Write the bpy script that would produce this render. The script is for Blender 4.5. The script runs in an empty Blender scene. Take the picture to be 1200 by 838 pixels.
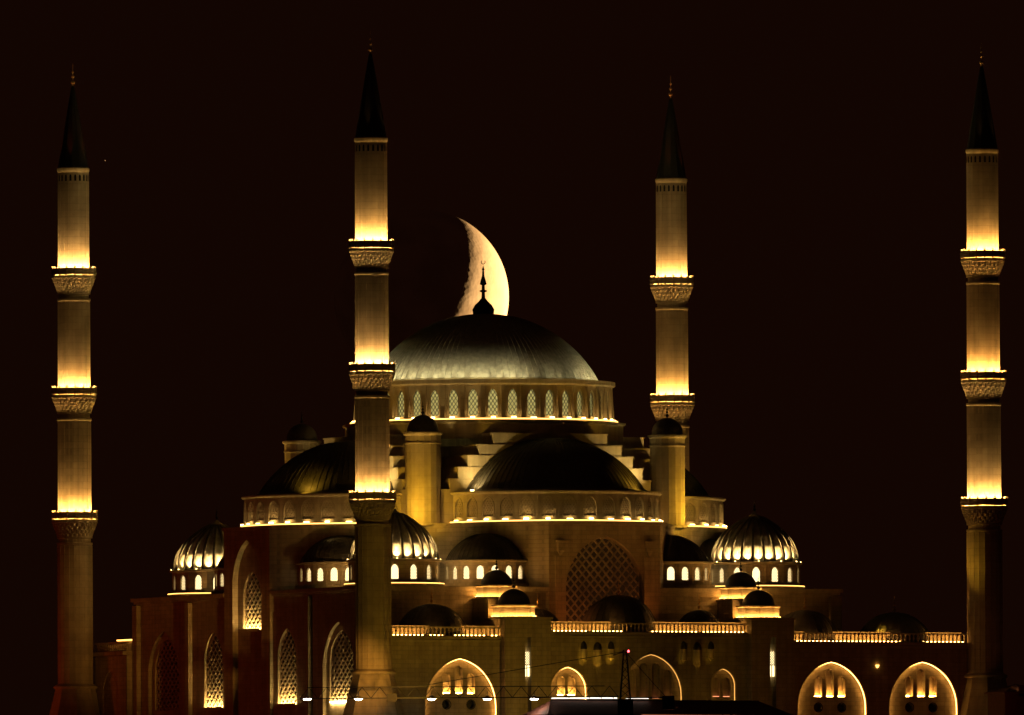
import bpy, math, random
from mathutils import Vector, Matrix
from mathutils.geometry import tessellate_polygon
random.seed(7)
R = math.radians
sc = bpy.context.scene
COL = sc.collection

# ------------------------------------------------------------------ frame
# Working unit "u" = size of one photo pixel at the nearest minaret = 0.135 m.
# x runs along the gallery front, y along the lattice-window wall, origin under the main dome.
S = 0.135
Z0 = 448.0                       # height of the platform above the camera, in u
F = 24000.0                      # focal length in photo pixels
TH = R(26.7); CT, ST = math.cos(TH), math.sin(TH)
ROLL = 0.0052
RT = Vector((CT, -ST, 0)); FW = Vector((ST, CT, 0))
CAMU = -FW * (F + 520) + RT * 34 # camera in u, its height is z = 0 u

def W(x, y, z):                  # u -> metres
    return Vector((x * S, y * S, (z - Z0) * S))

# ------------------------------------------------------------------ camera
cam = bpy.data.cameras.new('camera'); camo = bpy.data.objects.new('camera', cam); COL.objects.link(camo)
cam.sensor_width = 36; cam.lens = F / 1200 * 36; cam.clip_start = 1; cam.clip_end = 200000
tilt = math.atan(889 / F)
camo.location = W(CAMU.x, CAMU.y, 0)
fwd = (FW * math.cos(tilt) + Vector((0, 0, math.sin(tilt)))).normalized()
up0 = RT.cross(fwd).normalized()
rt = (RT * math.cos(ROLL) + up0 * -math.sin(ROLL)); upv = rt.cross(fwd)
m = Matrix((rt, upv, -fwd)).transposed().to_4x4(); m.translation = camo.location
camo.matrix_world = m
sc.camera = camo

# ------------------------------------------------------------------ night sky, sun far below the horizon, exposure
wd = bpy.data.worlds.new('World'); sc.world = wd; wd.use_nodes = True
bg = wd.node_tree.nodes['Background']
bg.inputs[0].default_value = (1.0, 0.27, 0.11, 1); bg.inputs[1].default_value = 0.0015
moon_px = (493.75, 348.0); MOON_R = 102.5
mdir = (fwd * F + rt * (moon_px[0] - 600) + upv * (419 - moon_px[1])).normalized()
ax = R(22); A = rt * math.cos(ax) - upv * math.sin(ax)
A = (A - mdir * A.dot(mdir)).normalized()
sdir = mdir * math.cos(R(65)) + A * math.sin(R(65))      # towards the sun, 14-20 degrees under the horizon
sun = bpy.data.lights.new('sun', 'SUN'); sun.energy = 4.4; sun.angle = R(0.5); sun.color = (1, .51, .17)   # reddened by the low air
suno = bpy.data.objects.new('sun', sun); COL.objects.link(suno)
suno.rotation_euler = sdir.to_track_quat('Z', 'Y').to_euler()
sc.view_settings.view_transform = 'Standard'; sc.view_settings.look = 'None'
EXPO = 2.0; K = 2**(1 - EXPO)       # lamp powers below were set for exposure 1
sc.view_settings.exposure = EXPO; sc.view_settings.gamma = 1
try: sc.cycles.use_light_tree = True
except Exception: pass
sc.cycles.max_bounces = 5; sc.cycles.diffuse_bounces = 3; sc.cycles.glossy_bounces = 2

# ------------------------------------------------------------------ materials
MATS = {}
def nt(name):
    mt = bpy.data.materials.new(name); mt.use_nodes = True
    MATS[name] = mt
    return mt, mt.node_tree, mt.node_tree.nodes['Principled BSDF']
def L(t, a, b): t.links.new(a, b)

def stone(name, c1, c2, course=5.2, bump=.5, rough=.85, mortar=.74):
    mt, t, b = nt(name); N = t.nodes
    tc = N.new('ShaderNodeTexCoord'); sp = N.new('ShaderNodeSeparateXYZ'); L(t, tc.outputs['Object'], sp.inputs[0])
    ad = N.new('ShaderNodeMath'); L(t, sp.outputs[0], ad.inputs[0]); L(t, sp.outputs[1], ad.inputs[1])
    cb = N.new('ShaderNodeCombineXYZ'); L(t, ad.outputs[0], cb.inputs[0]); L(t, sp.outputs[2], cb.inputs[1])
    br = N.new('ShaderNodeTexBrick'); L(t, cb.outputs[0], br.inputs['Vector'])
    br.inputs['Scale'].default_value = 1; br.inputs['Row Height'].default_value = course * S
    br.inputs['Brick Width'].default_value = course * S * 2.3; br.inputs['Mortar Size'].default_value = .06
    br.inputs['Mortar Smooth'].default_value = .4; br.inputs['Bias'].default_value = 0
    br.inputs['Color1'].default_value = (*c1, 1); br.inputs['Color2'].default_value = (*c2, 1)
    br.inputs['Mortar'].default_value = (*[x * mortar for x in c1], 1)
    nz = N.new('ShaderNodeTexNoise'); L(t, tc.outputs['Object'], nz.inputs['Vector'])
    nz.inputs['Scale'].default_value = .35; nz.inputs['Detail'].default_value = 7; nz.inputs['Roughness'].default_value = .65
    mr = N.new('ShaderNodeMapRange'); L(t, nz.outputs['Fac'], mr.inputs[0])
    mr.inputs[1].default_value = .3; mr.inputs[2].default_value = .7; mr.inputs[3].default_value = .72; mr.inputs[4].default_value = 1.08
    # vertical run-off streaks
    mp = N.new('ShaderNodeMapping'); mp.inputs['Scale'].default_value = (1.1, 1.1, .05); L(t, tc.outputs['Object'], mp.inputs[0])
    n2 = N.new('ShaderNodeTexNoise'); L(t, mp.outputs[0], n2.inputs['Vector']); n2.inputs['Scale'].default_value = 1.0; n2.inputs['Detail'].default_value = 4
    m2 = N.new('ShaderNodeMapRange'); L(t, n2.outputs['Fac'], m2.inputs[0])
    m2.inputs[1].default_value = .35; m2.inputs[2].default_value = .65; m2.inputs[3].default_value = .8; m2.inputs[4].default_value = 1.05
    mu = N.new('ShaderNodeMath'); mu.operation = 'MULTIPLY'; L(t, mr.outputs[0], mu.inputs[0]); L(t, m2.outputs[0], mu.inputs[1])
    mx = N.new('ShaderNodeVectorMath'); mx.operation = 'SCALE'; L(t, br.outputs['Color'], mx.inputs[0]); L(t, mu.outputs[0], mx.inputs['Scale'])
    L(t, mx.outputs[0], b.inputs['Base Color']); b.inputs['Roughness'].default_value = rough
    b.inputs['Specular IOR Level'].default_value = .2
    bp = N.new('ShaderNodeBump'); bp.inputs['Strength'].default_value = bump; bp.inputs['Distance'].default_value = .05
    iv = N.new('ShaderNodeMath'); iv.operation = 'MULTIPLY_ADD'; L(t, br.outputs['Fac'], iv.inputs[0]); iv.inputs[1].default_value = -1
    L(t, nz.outputs['Fac'], iv.inputs[2]); L(t, iv.outputs[0], bp.inputs['Height']); L(t, bp.outputs[0], b.inputs['Normal'])
    return mt

def noisy(name, c, rough=.6, metal=0., sc_=1.5, lo=.7, hi=1.15, bump=.15, spec=.4):
    mt, t, b = nt(name); N = t.nodes
    tc = N.new('ShaderNodeTexCoord'); nz = N.new('ShaderNodeTexNoise'); L(t, tc.outputs['Object'], nz.inputs['Vector'])
    nz.inputs['Scale'].default_value = sc_; nz.inputs['Detail'].default_value = 6
    mr = N.new('ShaderNodeMapRange'); L(t, nz.outputs['Fac'], mr.inputs[0])
    mr.inputs[1].default_value = .3; mr.inputs[2].default_value = .7; mr.inputs[3].default_value = lo; mr.inputs[4].default_value = hi
    vm = N.new('ShaderNodeVectorMath'); vm.operation = 'SCALE'; vm.inputs[0].default_value = c; L(t, mr.outputs[0], vm.inputs['Scale'])
    L(t, vm.outputs[0], b.inputs['Base Color']); b.inputs['Roughness'].default_value = rough; b.inputs['Metallic'].default_value = metal
    b.inputs['Specular IOR Level'].default_value = spec
    bp = N.new('ShaderNodeBump'); bp.inputs['Strength'].default_value = bump; bp.inputs['Distance'].default_value = .05
    L(t, nz.outputs['Fac'], bp.inputs['Height']); L(t, bp.outputs[0], b.inputs['Normal'])
    return mt

def glow(name, col, s):
    mt, t, b = nt(name)
    b.inputs['Base Color'].default_value = (.05, .04, .03, 1)
    b.inputs['Emission Color'].default_value = (*col, 1); b.inputs['Emission Strength'].default_value = s * K
    return mt

WARM = (1, .45, .09); OLIVE = (1, .53, .035); PALE = (1, .60, .18); COOL = (1, .82, .36); RED = (1, .10, .012)
stone('limestone', (.47, .40, .28), (.39, .33, .23))
stone('smooth_stone', (.50, .43, .31), (.47, .40, .29), course=14, bump=.2, mortar=.85)
stone('shaft_stone', (.46, .39, .28), (.42, .36, .26), course=8, bump=.25, mortar=.8)
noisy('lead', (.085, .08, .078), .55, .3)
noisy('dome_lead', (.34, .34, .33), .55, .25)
noisy('spire_lead', (.03, .03, .03), .5, .3)
noisy('dark_metal', (.03, .03, .032), .5, .6)
noisy('finial_gold', (.6, .42, .2), .4, .3)
noisy('gilt', (.45, .28, .08), .35, .9)
noisy('ground', (.045, .05, .03), .95, 0, .02, .6, 1.3)
noisy('paving', (.2, .18, .16), .9, 0, .1)
noisy('roof_tile', (.11, .03, .015), .8, 0, 2)
noisy('dark_glass', (.02, .02, .022), .15, 0, 3, bump=.02)
glow('lamp_hot', PALE, 24); glow('lamp_mid', PALE, 16); glow('lamp_low', PALE, 9); [glow('ring_light_%d' % i, c_, p_) for i, (c_, p_) in enumerate((((1, .54, .15), 680), ((1, .51, .125), 600), ((1, .55, .17), 620), ((1, .48, .11), 560), ((1, .53, .15), 510)))]; glow('dome_light', COOL, 85)
glow('led', WARM, 16); glow('led_soft', WARM, 7); glow('led_dim', WARM, 2.5); glow('led_red', (1, .3, .12), 1.6)
glow('window_light', (1, .74, .34), 1.5); glow('window_green', (.95, .78, .24), .27); glow('window_dim', (1, .5, .16), .004)
glow('interior_glow', (1, .42, .12), .02)
glow('white_lamp', (1, .93, .78), 30); glow('tube', (1, .90, .74), 1.3); glow('beacon', (1, .05, .06), 6)
glow('balcony_bulb', PALE, 10); glow('lancet_led', WARM, 110); glow('arch_led', WARM, 10); glow('arch_faint', WARM, 1.1); glow('kiosk_led', WARM, 55)

# the moon's own surface
mt, t, b = nt('moon_rock'); N = t.nodes
tc = N.new('ShaderNodeTexCoord')
n1 = N.new('ShaderNodeTexNoise'); n1.inputs['Scale'].default_value = .008; n1.inputs['Detail'].default_value = 8; L(t, tc.outputs['Object'], n1.inputs['Vector'])
rp = N.new('ShaderNodeValToRGB'); rp.color_ramp.elements[0].position = .38; rp.color_ramp.elements[1].position = .58
rp.color_ramp.elements[0].color = (.80, .78, .75, 1); rp.color_ramp.elements[1].color = (.99, .99, .985, 1); L(t, n1.outputs['Fac'], rp.inputs[0])
L(t, rp.outputs[0], b.inputs['Base Color']); b.inputs['Roughness'].default_value = 1; b.inputs['Specular IOR Level'].default_value = 0; b.inputs['Diffuse Roughness'].default_value = 0
v1 = N.new('ShaderNodeTexVoronoi'); v1.inputs['Scale'].default_value = .032; L(t, tc.outputs['Object'], v1.inputs['Vector'])
v2 = N.new('ShaderNodeTexVoronoi'); v2.inputs['Scale'].default_value = .085; L(t, tc.outputs['Object'], v2.inputs['Vector'])
a1 = N.new('ShaderNodeMath'); a1.operation = 'MULTIPLY_ADD'; L(t, v2.outputs['Distance'], a1.inputs[0]); a1.inputs[1].default_value = .4; L(t, v1.outputs['Distance'], a1.inputs[2])
a2 = N.new('ShaderNodeMath'); a2.operation = 'ADD'; L(t, a1.outputs[0], a2.inputs[0]); L(t, n1.outputs['Fac'], a2.inputs[1])
bp = N.new('ShaderNodeBump'); bp.inputs['Strength'].default_value = .3; bp.inputs['Distance'].default_value = 1.8
L(t, a2.outputs[0], bp.inputs['Height']); L(t, bp.outputs[0], b.inputs['Normal'])

# ------------------------------------------------------------------ mesh helpers
class MB:
    def __init__(s): s.v = []; s.f = []; s.m = []; s.cur = 0
    def mat(s, i): s.cur = i; return s
    def face(s, ids): s.f.append(ids); s.m.append(s.cur)
    def add(s, vs, fs):
        o = len(s.v); s.v += [tuple(p) for p in vs]
        for f in fs: s.face([i + o for i in f])
        return s
    def box(s, x0, x1, y0, y1, z0, z1):
        return s.add([(x0,y0,z0),(x1,y0,z0),(x1,y1,z0),(x0,y1,z0),(x0,y0,z1),(x1,y0,z1),(x1,y1,z1),(x0,y1,z1)],
                     [(0,3,2,1),(4,5,6,7),(0,1,5,4),(1,2,6,5),(2,3,7,6),(3,0,4,7)])
    def bar(s, p, q, w, h=None):
        h = h or w; p = Vector(p); q = Vector(q); d = (q - p).normalized()
        a = d.cross(Vector((0,0,1)));
        if a.length < 1e-3: a = Vector((1,0,0))
        a.normalize(); c = a.cross(d).normalized()
        vs = [e + a*(i*w/2) + c*(j*h/2) for e in (p, q) for i, j in ((-1,-1),(1,-1),(1,1),(-1,1))]
        return s.add(vs, [(0,1,2,3),(7,6,5,4),(0,4,5,1),(1,5,6,2),(2,6,7,3),(3,7,4,0)])
    def lathe(s, prof, n, c=(0,0,0), a0=0., a1=2*math.pi, rf=None, capb=False, capt=False):
        full = abs(a1 - a0 - 2*math.pi) < 1e-6; k = n if full else n + 1
        o = len(s.v)
        for j, (r, z) in enumerate(prof):
            for i in range(k):
                a = a0 + (a1 - a0) * i / n
                rr = r * (rf(a, j, z) if rf else 1)
                s.v.append((c[0] + rr*math.cos(a), c[1] + rr*math.sin(a), c[2] + z))
        for j in range(len(prof) - 1):
            for i in range(n):
                i2 = (i + 1) % k if full else i + 1
                s.face([o + j*k + i, o + j*k + i2, o + (j+1)*k + i2, o + (j+1)*k + i])
        if capb: s.face([o + i for i in range(k)][::-1])
        if capt: s.face([o + (len(prof)-1)*k + i for i in range(k)])
        return s
    def prism(s, poly, z0, z1):
        n = len(poly); o = len(s.v)
        s.v += [(x, y, z0) for x, y in poly] + [(x, y, z1) for x, y in poly]
        s.face([o + i for i in range(n)][::-1]); s.face([o + n + i for i in range(n)])
        for i in range(n): s.face([o+i, o+(i+1)%n, o+n+(i+1)%n, o+n+i])
        return s
    def panel(s, outer, holes, depth, M=None):
        """wall panel in the xz plane seen from -y, with holes whose reveals run to y=depth"""
        loops = [outer] + holes; pts = [p for l in loops for p in l]
        tri = tessellate_polygon([[Vector((x, z, 0)) for x, z in l] for l in loops])
        vs = [Vector((x, 0, z)) for x, z in pts]; o = len(s.v)
        T = (lambda p: M @ p) if M else (lambda p: p)
        s.v += [tuple(T(p)) for p in vs]
        for a, b, c in tri:
            p, q, r = pts[a], pts[b], pts[c]
            cr = (q[0]-p[0])*(r[1]-p[1]) - (q[1]-p[1])*(r[0]-p[0])
            s.face([o+a, o+b, o+c] if cr > 0 else [o+a, o+c, o+b])
        for l in holes:
            n = len(l); oo = len(s.v)
            s.v += [tuple(T(Vector((x, 0, z)))) for x, z in l] + [tuple(T(Vector((x, depth, z)))) for x, z in l]
            for i in range(n): s.face([oo+i, oo+n+i, oo+n+(i+1)%n, oo+(i+1)%n])
        return s
    def flat(s, poly, y, M=None):
        vs = [Vector((x, y, z)) for x, z in poly]
        if M: vs = [M @ p for p in vs]
        return s.add(vs, [list(range(len(poly)))])
    def mesh(s, name, mats, smooth=False):
        me = bpy.data.meshes.new(name); me.from_pydata([(x*S, y*S, z*S) for x, y, z in s.v], [], s.f); me.update()
        for k in (mats if isinstance(mats, (list, tuple)) else [mats]): me.materials.append(MATS[k])
        if len(me.materials) > 1: me.polygons.foreach_set('material_index', s.m)
        if smooth: me.polygons.foreach_set('use_smooth', [True]*len(me.polygons))
        return me

WM = {}
def link(o, parent, M):
    COL.objects.link(o); WM[o.name] = M
    if parent is not None:
        o.parent = parent; o.matrix_parent_inverse = WM[parent.name].inverted()
    o.matrix_basis = M
    return o
def put(name, me, parent=None, at=(0,0,Z0), rz=0.):
    return link(bpy.data.objects.new(name, me), parent, Matrix.Translation(W(*at)) @ Matrix.Rotation(rz, 4, 'Z'))
def build(mb, name, mats, parent=None, at=(0,0,Z0), rz=0., smooth=False):
    return put(name, mb.mesh(name, mats, smooth), parent, at, rz)
def G(mb):                       # meshes written with absolute u heights: shift so that z=0 is the platform
    mb.v = [(x, y, z - Z0) for x, y, z in mb.v]; return mb
def thing(name, label, cat, at=(0,0,Z0), group=None):
    o = put(name, None, None, at); o.empty_display_size = 2
    o['label'] = label; o['category'] = cat
    if group: o['group'] = group
    return o
def tag(o, label, cat, group=None):
    o['label'] = label; o['category'] = cat
    if group: o['group'] = group
    return o
def spot(name, p, tgt, power, size, parent, col=WARM, blend=.7, rad=.15, share={}):
    k = (name, power, size, col, blend, rad)
    if k not in share:
        l = bpy.data.lights.new(name, 'SPOT'); l.energy = power * K; l.spot_size = R(size); l.spot_blend = blend; l.color = col; l.shadow_soft_size = rad
        share[k] = l
    p = W(*p); d = (W(*tgt) - p).normalized()
    M = d.to_track_quat('-Z', 'Y').to_matrix().to_4x4(); M.translation = p
    return link(bpy.data.objects.new(name, share[k]), parent, M)

def arch(cx, hw, z0, zs, zt, n=7):
    """pointed arch outline (x,z), counter-clockwise from lower left"""
    H = max(zt - zs, hw * 1.001); zs = zt - H; c = (H*H - hw*hw) / (2*hw); r = hw + c
    pts = [(cx - hw, z0), (cx + hw, z0)]
    a_end = math.atan2(H, c) if c > 1e-6 else math.pi/2
    for i in range(n + 1):
        a = a_end * i / n; pts.append((cx - c + r*math.cos(a), zs + r*math.sin(a)))
    for i in range(n - 1, -1, -1):
        a = a_end * i / n; pts.append((cx + c - r*math.cos(a), zs + r*math.sin(a)))
    return pts
def rect(x0, x1, z0, z1): return [(x0,z0),(x1,z0),(x1,z1),(x0,z1)]
def inset(poly, d):
    n = len(poly); out = []
    for i in range(n):
        p, q, r = Vector(poly[i-1]), Vector(poly[i]), Vector(poly[(i+1) % n])
        e1 = (q-p).normalized(); e2 = (r-q).normalized()
        n1 = Vector((-e1.y, e1.x)); n2 = Vector((-e2.y, e2.x)); b = n1 + n2
        if b.length < 1e-4: b = n1
        b.normalize(); k = d / max(.4, b.dot(n1)); out.append((q.x + b.x*k, q.y + b.y*k))
    return out
def clip_seg(poly, p, d):
    """parameter range of the line p+t*d inside a convex ccw polygon"""
    lo, hi = -1e9, 1e9; n = len(poly)
    for i in range(n):
        a = Vector(poly[i]); e = Vector(poly[(i+1) % n]) - a; nn = Vector((-e.y, e.x))
        den = nn.dot(d); num = nn.dot(a - p)
        if abs(den) < 1e-9:
            if num > 0: return None
            continue
        tt = num / den
        if den > 0: lo = max(lo, tt)
        else: hi = min(hi, tt)
    return (lo, hi) if hi - lo > .3 else None
def lattice(mb, poly, pitch, w, y, dep, slope=1.45):
    xs = [p[0] for p in poly]; zs = [p[1] for p in poly]
    cx = (min(xs) + max(xs))/2; z0 = min(zs); span = (max(zs) - z0)/slope + (max(xs) - min(xs))
    for sg in (1, -1):
        d = Vector((sg, slope)).normalized()
        n = int(span / pitch) + 2
        for i in range(-n, n + 1):
            p = Vector((cx + (i + .5)*pitch, z0)); r_ = clip_seg(poly, p, d)
            if r_:
                a = p + d*r_[0]; b_ = p + d*r_[1]
                mb.bar((a.x, y + (.0 if sg > 0 else .15), a.y), (b_.x, y + (.0 if sg > 0 else .15), b_.y), dep, w)
    return mb
def ring_frame(mb, poly, w, y0, y1):
    """raised border: poly is the inner outline, grown outward by w"""
    out = inset(poly, -w); n = len(poly)
    o = len(mb.v)
    for q, y in ((poly, y0), (out, y0), (out, y1), (poly, y1)): mb.v += [(x, y, z) for x, z in q]
    for i in range(n):
        j = (i+1) % n
        for a, b_ in ((0,1),(1,2),(3,0)): mb.face([o+a*n+i, o+a*n+j, o+b_*n+j, o+b_*n+i])
    return mb
ROT = lambda a: Matrix.Rotation(a, 4, 'Z')
FACE = {'front': 0., 'left': -math.pi/2, 'back': math.pi, 'right': math.pi/2}

def pv(x, y, v):                 # photo pixel -> (x, z) in u on the vertical plane y = v
    dx = x - 600 + ROLL*(419 - y); yt = y + ROLL*(x - 600); k = 1.
    for _ in range(12):
        X = dx*k; u = (X + 34 + ST*v)/CT
        dep = 520 + u*ST + v*CT; k = (F + dep)/F
    return u, (1308 - yt)*k

# ================================================================== GROUND
mb = MB(); rad = [0, 60, 105, 118, 135, 170, 230, 320, 450, 650, 1000, 1800, 3000, 5000, 9000, 15000]
def hz(r): t_ = min(1, max(0, (r - 112)/520)); return -62.2 * (t_*t_*(3 - 2*t_)) - .02
nseg = 72; mb.v.append((0, 0, hz(0)/S))
for r in rad[1:]:
    for i in range(nseg):
        a = 2*math.pi*i/nseg; w = 0 if r < 130 else .4*math.sin(3*a + r*.01)
        mb.v.append((r/S*math.cos(a), r/S*math.sin(a), (hz(r) + w)/S))
for i in range(nseg): mb.face([0, 1+i, 1+(i+1) % nseg])
for j in range(len(rad) - 2):
    for i in range(nseg):
        a, b_ = 1 + j*nseg + i, 1 + j*nseg + (i+1) % nseg
        mb.face([a, a+nseg, b_+nseg, b_])
g = build(mb, 'ground', 'ground', smooth=True); g['kind'] = 'structure'
mb = MB(); mb.prism([(-480,-520),(570,-520),(570,520),(-480,520)], -.1, .06)
g = build(mb, 'plaza_paving', 'paving'); g['kind'] = 'structure'

# ================================================================== MOON
DM = 60000.
mb = MB(); rm = DM*MOON_R/F/S
mb.lathe([(rm*math.sin(math.pi*j/64), -rm*math.cos(math.pi*j/64)) for j in range(65)], 128)
mo = put('moon', mb.mesh('moon', 'moon_rock', True), None, (0, 0, Z0))
mo.matrix_basis = Matrix.Translation(camo.location + mdir*DM)
tag(mo, 'orange crescent moon setting behind the main dome', 'moon')
mb = MB(); mb.lathe([(0,-1),(.7,-.7),(1,0),(.7,.7),(0,1)], 8)
glow('star_light', (1, .5, .25), .05)
st = put('star', mb.mesh('star', 'star_light'), None)
st.matrix_basis = Matrix.Translation(camo.location + (fwd*F + rt*(123-600) + upv*(419-188)).normalized()*58000) @ Matrix.Scale(14, 4)
tag(st, 'faint single star in the dark sky', 'star')

# ================================================================== shared small meshes
def finial_mesh(h, bulb, name='finial'):
    mb = MB(); p = [(bulb*.95,0),(bulb,.09*h),(bulb*.78,.17*h),(bulb*.42,.24*h),(bulb*.18,.30*h),(bulb*.15,.40*h),(bulb*.34,.42*h),(bulb*.34,.435*h),(bulb*.15,.45*h),
         (bulb*.14,.53*h),(bulb*.32,.55*h),(bulb*.26,.60*h),(bulb*.12,.70*h),(bulb*.08,.80*h),(bulb*.13,.82*h),(bulb*.06,.85*h),(0,.90*h)]
    mb.lathe(p, 14)
    r = bulb*.2; cz = .955*h
    for i in range(10):                                  # open crescent
        a = R(-215 + i*25); b_ = R(-215 + (i+1)*25)
        mb.bar((r*math.cos(a), 0, cz + r*math.sin(a)), (r*math.cos(b_), 0, cz + r*math.sin(b_)), bulb*.05)
    return mb.mesh(name, 'dark_metal', False)
def ball_finial(h, r, mat='gilt'):
    mb = MB(); pr = [(r*.5, 0)]
    for c, k in ((.18, 1), (.42, .75), (.62, .55)):
        for q in range(7):
            a = R(-75 + q*25); pr.append((max(.1, r*k*math.cos(a)), c*h + r*k*math.sin(a)))
        pr.append((r*.16, c*h + r*k*1.2))
    pr += [(r*.14, .9*h), (0, h)]
    return mb.lathe(pr, 10).mesh('finial', mat)
FIN_BIG = finial_mesh(66, 13.2)
FIN_SMALL = ball_finial(17, 1.9, 'dark_metal')
FIN_MID = ball_finial(20, 2.0)

def lamp_mesh(w, mat, d=1.6, h=1.3):
    return MB().box(-w/2, w/2, -d/2, d/2, 0, h).mesh('lamp', mat)
LAMP = {('hot'): lamp_mesh(6, 'lamp_hot'), 'mid': lamp_mesh(5, 'lamp_mid'), 'low': lamp_mesh(7, 'lamp_low', 1.2, .9)}

def cap_profile(Rb, h, n=14, r0=0.):
    Rs = (Rb*Rb + h*h)/(2*h); a = math.asin(min(1, Rb/Rs))
    if h > Rb: a = math.pi - a
    return [(max(r0, Rs*math.sin(a*(1 - i/n))), Rs*math.cos(a*(1 - i/n)) - (Rs - h)) for i in range(n + 1)]
def seams(mb, prof, n, a0, a1, w, hgt, c=(0,0,0)):
    for i in range(n + 1 if a1 - a0 < 6.28 else n):
        a = a0 + (a1 - a0)*i/n; ca, sa = math.cos(a), math.sin(a)
        for (r0, z0), (r1, z1) in zip(prof[:-1], prof[1:]):
            if r1 < 6: break
            for rr in ():
                pass
            mb.bar((c[0]+(r0+hgt*.2)*ca, c[1]+(r0+hgt*.2)*sa, c[2]+z0+hgt*.2), (c[0]+(r1+hgt*.2)*ca, c[1]+(r1+hgt*.2)*sa, c[2]+z1+hgt*.2), w, hgt)
    return mb

# ================================================================== MOSQUE (prayer hall)
mq = thing('mosque', 'great domed mosque prayer hall of pale stone with stepped buttresses and half domes', 'mosque')

# ---- main dome
prof = cap_profile(137, 82, 18)
mb = MB(); mb.lathe([(r, z + 879) for r, z in prof], 96); G(mb)
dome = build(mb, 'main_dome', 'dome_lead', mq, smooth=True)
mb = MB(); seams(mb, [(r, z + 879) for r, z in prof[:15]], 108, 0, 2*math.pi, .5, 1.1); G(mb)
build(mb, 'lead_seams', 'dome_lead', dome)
put('finial', FIN_BIG, dome, (0, 0, 960))
# ---- main drum
ND = 40; RD0, RD1 = 153.0, 150.0; ZD0, ZD1 = 831., 871.
def facet_M(cx, cy, phi, rin): # frame of a flat facet whose centre lies at radius rin
    return Matrix.Translation(Vector((cx + rin*math.cos(phi), cy + rin*math.sin(phi), 0))) @ ROT(phi + math.pi/2)
def drum(cx, cy, r, z0, z1, n, a0, a1, wpoly, depth, name, parent, mats='smooth_stone', corn=5., ledge=6., corn_h=3., extra=None):
    mb = MB(); da = (a1 - a0)/n; hw = r*math.tan(da/2); full = abs(a1 - a0 - 2*math.pi) < 1e-6
    for i in range(n):
        M = facet_M(cx, cy, a0 + da*(i + .5), r)
        mb.panel(rect(-hw, hw, z0, z1), [wpoly], depth, M)
    R_ = r/math.cos(da/2)
    mb.lathe([(R_ - .5, z1 - .5), (R_ + corn*.5, z1 + .2), (R_ + corn, z1 + corn_h*.5), (R_ + corn, z1 + corn_h), (R_ - 12, z1 + corn_h + 1.5)], n*2, (cx, cy, 0), a0, a1)
    mb.lathe([(R_ + ledge, z0 - 3), (R_ + ledge, z0 - .02), (R_ - 1, z0)], n*2, (cx, cy, 0), a0, a1)
    if extra: extra(mb, da)
    G(mb)
    return build(mb, name, mats, parent)
def drum_windows(cx, cy, r, n, a0, a1, me, depth, parent, name='window'):
    da = (a1 - a0)/n
    for i in range(n):
        ph = a0 + da*(i + .5); rr = r - depth
        put(name, me, parent, (cx + rr*math.cos(ph), cy + rr*math.sin(ph), Z0), ph + math.pi/2)
def window_mesh(poly, pitch, bw, pane, dep=1.0, slope=1.4, lat='smooth_stone', border=.0, name='window'):
    mb = MB(); p = [(x, z - Z0) for x, z in poly]
    mb.mat(1).flat(p, .6); mb.mat(0)
    if pitch: lattice(mb, p, pitch, bw, -.3, dep*.6, slope)
    if border: ring_frame(mb, inset(p, border), border*.95, -.5, .4)
    return mb.mesh(name, [lat, pane])
wp = arch(0, 5.6, 834, 855, 866, 5)
def piers(mb, da):
    for i in range(ND):
        a = da*i; ca, sa = math.cos(a), math.sin(a)
        M = Matrix.Translation(Vector((152*ca, 152*sa, 0))) @ ROT(a + math.pi/2)
        q = [(-2.6, -4.5, 831), (2.6, -4.5, 831), (2.6, 4, 831), (-2.6, 4, 831), (-2.6, -2.0, 870.5), (2.6, -2.0, 870.5), (2.6, 4, 870.5), (-2.6, 4, 870.5)]
        mb.add([M @ Vector(p) for p in q], [(0,3,2,1),(4,5,6,7),(0,1,5,4),(1,2,6,5),(2,3,7,6),(3,0,4,7)])
dr = drum(0, 0, 152, ZD0, ZD1, ND, 0, 2*math.pi, wp, 3.0, 'main_drum', mq, corn=5, ledge=8, extra=piers)
drum_windows(0, 0, 152, ND, 0, 2*math.pi, window_mesh(wp, 4.6, .85, 'window_green', slope=1.5, lat='lead'), 3.0, dr)
mb = MB(); mb.lathe([(148, 873), (143, 876), (140, 878.5), (136, 880)], 96); G(mb)
build(mb, 'dome_collar', 'smooth_stone', mq, smooth=True)
for i in range(ND):
    a = 2*math.pi*(i + .5)/ND; k = random.choice(['mid', 'mid', 'hot', 'low', 'mid'])
    put('lamp', LAMP[k], dr, (157.5*math.cos(a), 157.5*math.sin(a), 831.05), a + math.pi/2)
mb = MB(); mb.lathe([(160.6, 829.2), (160.6, 830.6)], 80); G(mb)
build(mb, 'light_strip', 'led_dim', dr)
for a0, a1 in ((-60, 92), (94, 266), (280, 284)):      # light troughs on the drum cornice washing the dome
    mb = MB(); mb.lathe([(150.6, 875.4), (151.8, 875.4)], max(2, int((a1 - a0)/4)), a0=R(a0), a1=R(a1)); G(mb)
    build(mb, 'dome_light', 'dome_light', dr)
for i in range(54):                                  # fittings between the troughs; their beams end half way up the dome
    a = R(-62 + 6.667*i + random.uniform(-1.2, 1.2)); ca, sa = math.cos(a), math.sin(a); dg = math.degrees(a) % 360
    dim = .22 if 266 < dg < 296 else (.6 if 258 < dg < 304 else 1)
    spot('dome_spotlight', (154*ca, 154*sa, 876.4), (113*ca, 113*sa, 898), random.choice([300, 350, 400]) * dim, 46, dr, COOL, .6, .12)
mb = MB(); mb.lathe([(157.4, 873.5), (157.4, 877.2), (156.2, 877.2), (156.2, 873.5)], 80); G(mb); build(mb, 'cornice_lip', 'smooth_stone', dr)

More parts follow.
